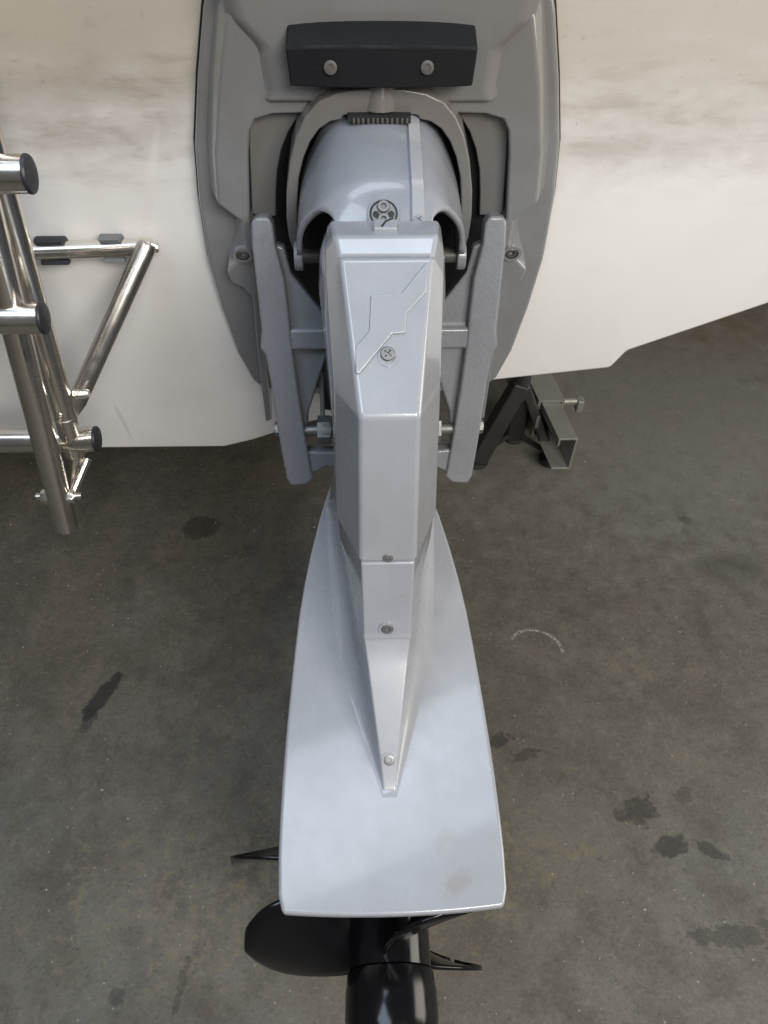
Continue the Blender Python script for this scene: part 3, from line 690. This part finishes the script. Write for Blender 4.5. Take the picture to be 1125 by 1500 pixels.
# stand-off strut and wall bar with clips
s0 = atY(110, 594, YF + 0.072); s1 = onT(217, 356, 0.028)
mm = MB(); dd = (s1 - s0).normalized(); mm.tube([s0 - dd * 0.02, s0 + dd * 0.01, s1 - dd * 0.006, s1], [0.010, 0.0150, 0.0150, 0.012], 24); mm.put('standoff_strut', M['satin'], lad)
screw('bolt', onT(117, 577, 0.17) if False else atY(112, 577, YF + 0.060), (1, 0, 0), 0.0075, 0.020, 'hex', M['stainless'], lad)
wb0 = onT(-60, 372, 0.024); wb1 = onT(223, 362, 0.024)
mm = MB(); mm.tube([wb0, wb1], 0.0135, 24); mm.put('wall_bar', M['stainless'], lad)
screw('bolt', wb1, (1, 0, 0), 0.008, 0.010, 'hex', M['stainless'], lad)
for px, w_, mt in ((77, 0.021, 'cap'), (165, 0.0155, 'clip')):
    c = lerp(wb0, wb1, (px + 60) / 283.0); mm = MB(); n_ = 24; rr = []
    for r_, a0, a1 in ((0.0150, -200, 60),):
        for x in (-w_, w_):
            o_ = [Vector((c.x + x, c.y + 0.0185*cos(radians(a0 + (a1-a0)*k/n_)), c.z + 0.0185*sin(radians(a0 + (a1-a0)*k/n_)))) for k in range(n_ + 1)]
            i_ = [Vector((c.x + x, c.y + 0.0142*cos(radians(a0 + (a1-a0)*k/n_)), c.z + 0.0142*sin(radians(a0 + (a1-a0)*k/n_)))) for k in range(n_, -1, -1)]
            rr.append(o_ + i_)
    # C-shaped clip: open towards the camera, lips above and below
    rr2 = []
    for x in (-w_, w_):
        o_ = []; i_ = []
        for k in range(n_ + 1):
            a = radians(-115 + 230 * k / n_)
            o_.append(Vector((c.x + x, c.y + 0.0215*cos(a), c.z + 0.0215*sin(a)))); i_.append(Vector((c.x + x, c.y + 0.0140*cos(a), c.z + 0.0140*sin(a))))
        rr2.append(o_ + i_[::-1])
    mm.loft(rr2); mm.put('clip', M[mt], lad, bevel=0.001)

# ================================================================== JACK STAND AND SLIDING BEAM
js = empty('jack_stand', atZ(755, 660, 0)); tag(js, 'black three-legged steel jack stand under the hull right of the drive', 'jack stand')
apx = atY(766, 556, 1.60); apx2 = apx + Vector((0, 0.03, 0.26))
feet = [atZ(698, 676, 0), atZ(752, 640, 0), atZ(806, 674, 0)]
mm = MB(); mm.tube([apx - Vector((0, 0, .06)), apx2], 0.022, 18); mm.put('post', M['blacksteel'], js)
for k, ft in enumerate(feet):
    a_ = apx + (ft - apx).normalized() * 0.01; fz = ft + Vector((0, 0, 0.012))
    u = (fz - a_).normalized(); side = u.cross(Vector((0, 1, 0))).normalized(); fw = side.cross(u)
    w0, w1 = (0.022, 0.026) if k < 2 else (0.013, 0.015)
    rg = [[c_ + side*w*sx + fw*w*sy for sx, sy in ((-1, -1), (1, -1), (1, 1), (-1, 1))] for c_, w in ((a_, w0), (fz, w1))]
    mm = MB(); mm.loft(rg); lg = mm.put('leg', M['blacksteel'], js, bevel=0.006)
    mm = MB(); mm.lathe(ft + Vector((0, 0, 0.001)), (0, 0, 1), [(0, .034), (.006, .034), (.010, .026)], 20); mm.put('foot', M['blacksteel'], lg)
for a_, b_ in ((0, 1), (1, 2)):
    p0 = lerp(feet[a_], apx, 0.10); p1 = lerp(feet[b_], apx, 0.10); mm = MB(); mm.tube([p0, p1], 0.008, 10); mm.put('brace', M['blacksteel'], js)
lb = lerp(feet[2], apx, 0.55)
mm = MB(); mm.box((lb.x - .003, lb.y - .019, lb.z - .022), (lb.x + .006, lb.y - .0155, lb.z + .022)); mm.put('sticker', paint('worn_paper_sticker', (0.12, 0.115, 0.11), 0.6, 0), js)

bs = empty('sliding_support_beam', atZ(830, 700, 0)); tag(bs, 'galvanised steel channel sliding in a square tube, right of the jack stand', 'steel beam')
e_top = atY(826, 643, 1.46); zt = e_top.z; zb = zt - 0.118; xl = e_top.x; xr = atY(848, 641, 1.46).x
xl = xr - 0.052; th = 0.006; y0 = 1.46; y1 = 1.74
sh = 0.16   # the beam runs slightly outboard towards the camera
def skew(p): return Vector((p[0] - (p[1] - y0) * sh, p[1], p[2]))
prof = [(xl, zt), (xr, zt), (xr, zb), (xl, zb), (xl, zb + th), (xr - th, zb + th), (xr - th, zt - th), (xl + th, zt - th), (xl + th, zt - 0.028), (xl, zt - 0.028)]
mm = MB(); mm.loft([[skew((x, y0, z)) for x, z in prof], [skew((x, y1, z)) for x, z in prof]]); mm.put('channel', M['galv'], bs, bevel=0.0015, seg=2)
g_ = 0.010; ya, yb = 1.60, 1.86
mm = MB()
for lo, hi in (((xl - g_, zt + 0.002), (xr + g_, zt + g_)), ((xl - g_, zb - g_), (xr + g_, zb - 0.002))):
    mm.loft([[skew((x, y, z)) for x, z in ((lo[0], lo[1]), (hi[0], lo[1]), (hi[0], hi[1]), (lo[0], hi[1]))] for y in (ya, yb)])
for x0, x1 in ((xl - g_, xl - 0.003), (xr + 0.003, xr + g_)):
    mm.loft([[skew((x, y, z)) for x, z in ((x0, zb - 0.002), (x1, zb - 0.002), (x1, zt + 0.002), (x0, zt + 0.002))] for y in (ya, yb)])
mm.put('outer_tube', M['galv'], bs)
# post carrying the tube from the floor
mm = MB(); pc_ = skew((xl + 0.02, 1.74, 0)); mm.box((pc_.x - 0.03, 1.70, 0), (pc_.x + 0.03, 1.76, zb - 0.011)); mm.put('beam_foot', M['blacksteel'], bs, bevel=0.004)
# clamp bolt and L-shaped pin on the right flank
cb = skew((xr + g_, 1.645, zt - 0.035))
mm = MB(); mm.lathe(cb, (1, 0, 0), [(0, .016), (.014, .016), (.014, .011), (.075, .011)], 18); clampo = mm.put('clamp_bolt', M['galv'], bs)
mm = MB(); mm.box((cb.x + .056, cb.y - .018, cb.z - .030), (cb.x + .074, cb.y + .010, cb.z + .012)); mm.put('wing', M['galv'], clampo, bevel=0.003)
lp = skew((xr + g_, 1.78, zt - 0.01))
mm = MB(); mm.tube([lp, lp + Vector((.050, 0, 0)), lp + Vector((.059, 0, .006)), lp + Vector((.062, 0, .03))], 0.007, 12); mm.put('pin', M['galv'], bs)
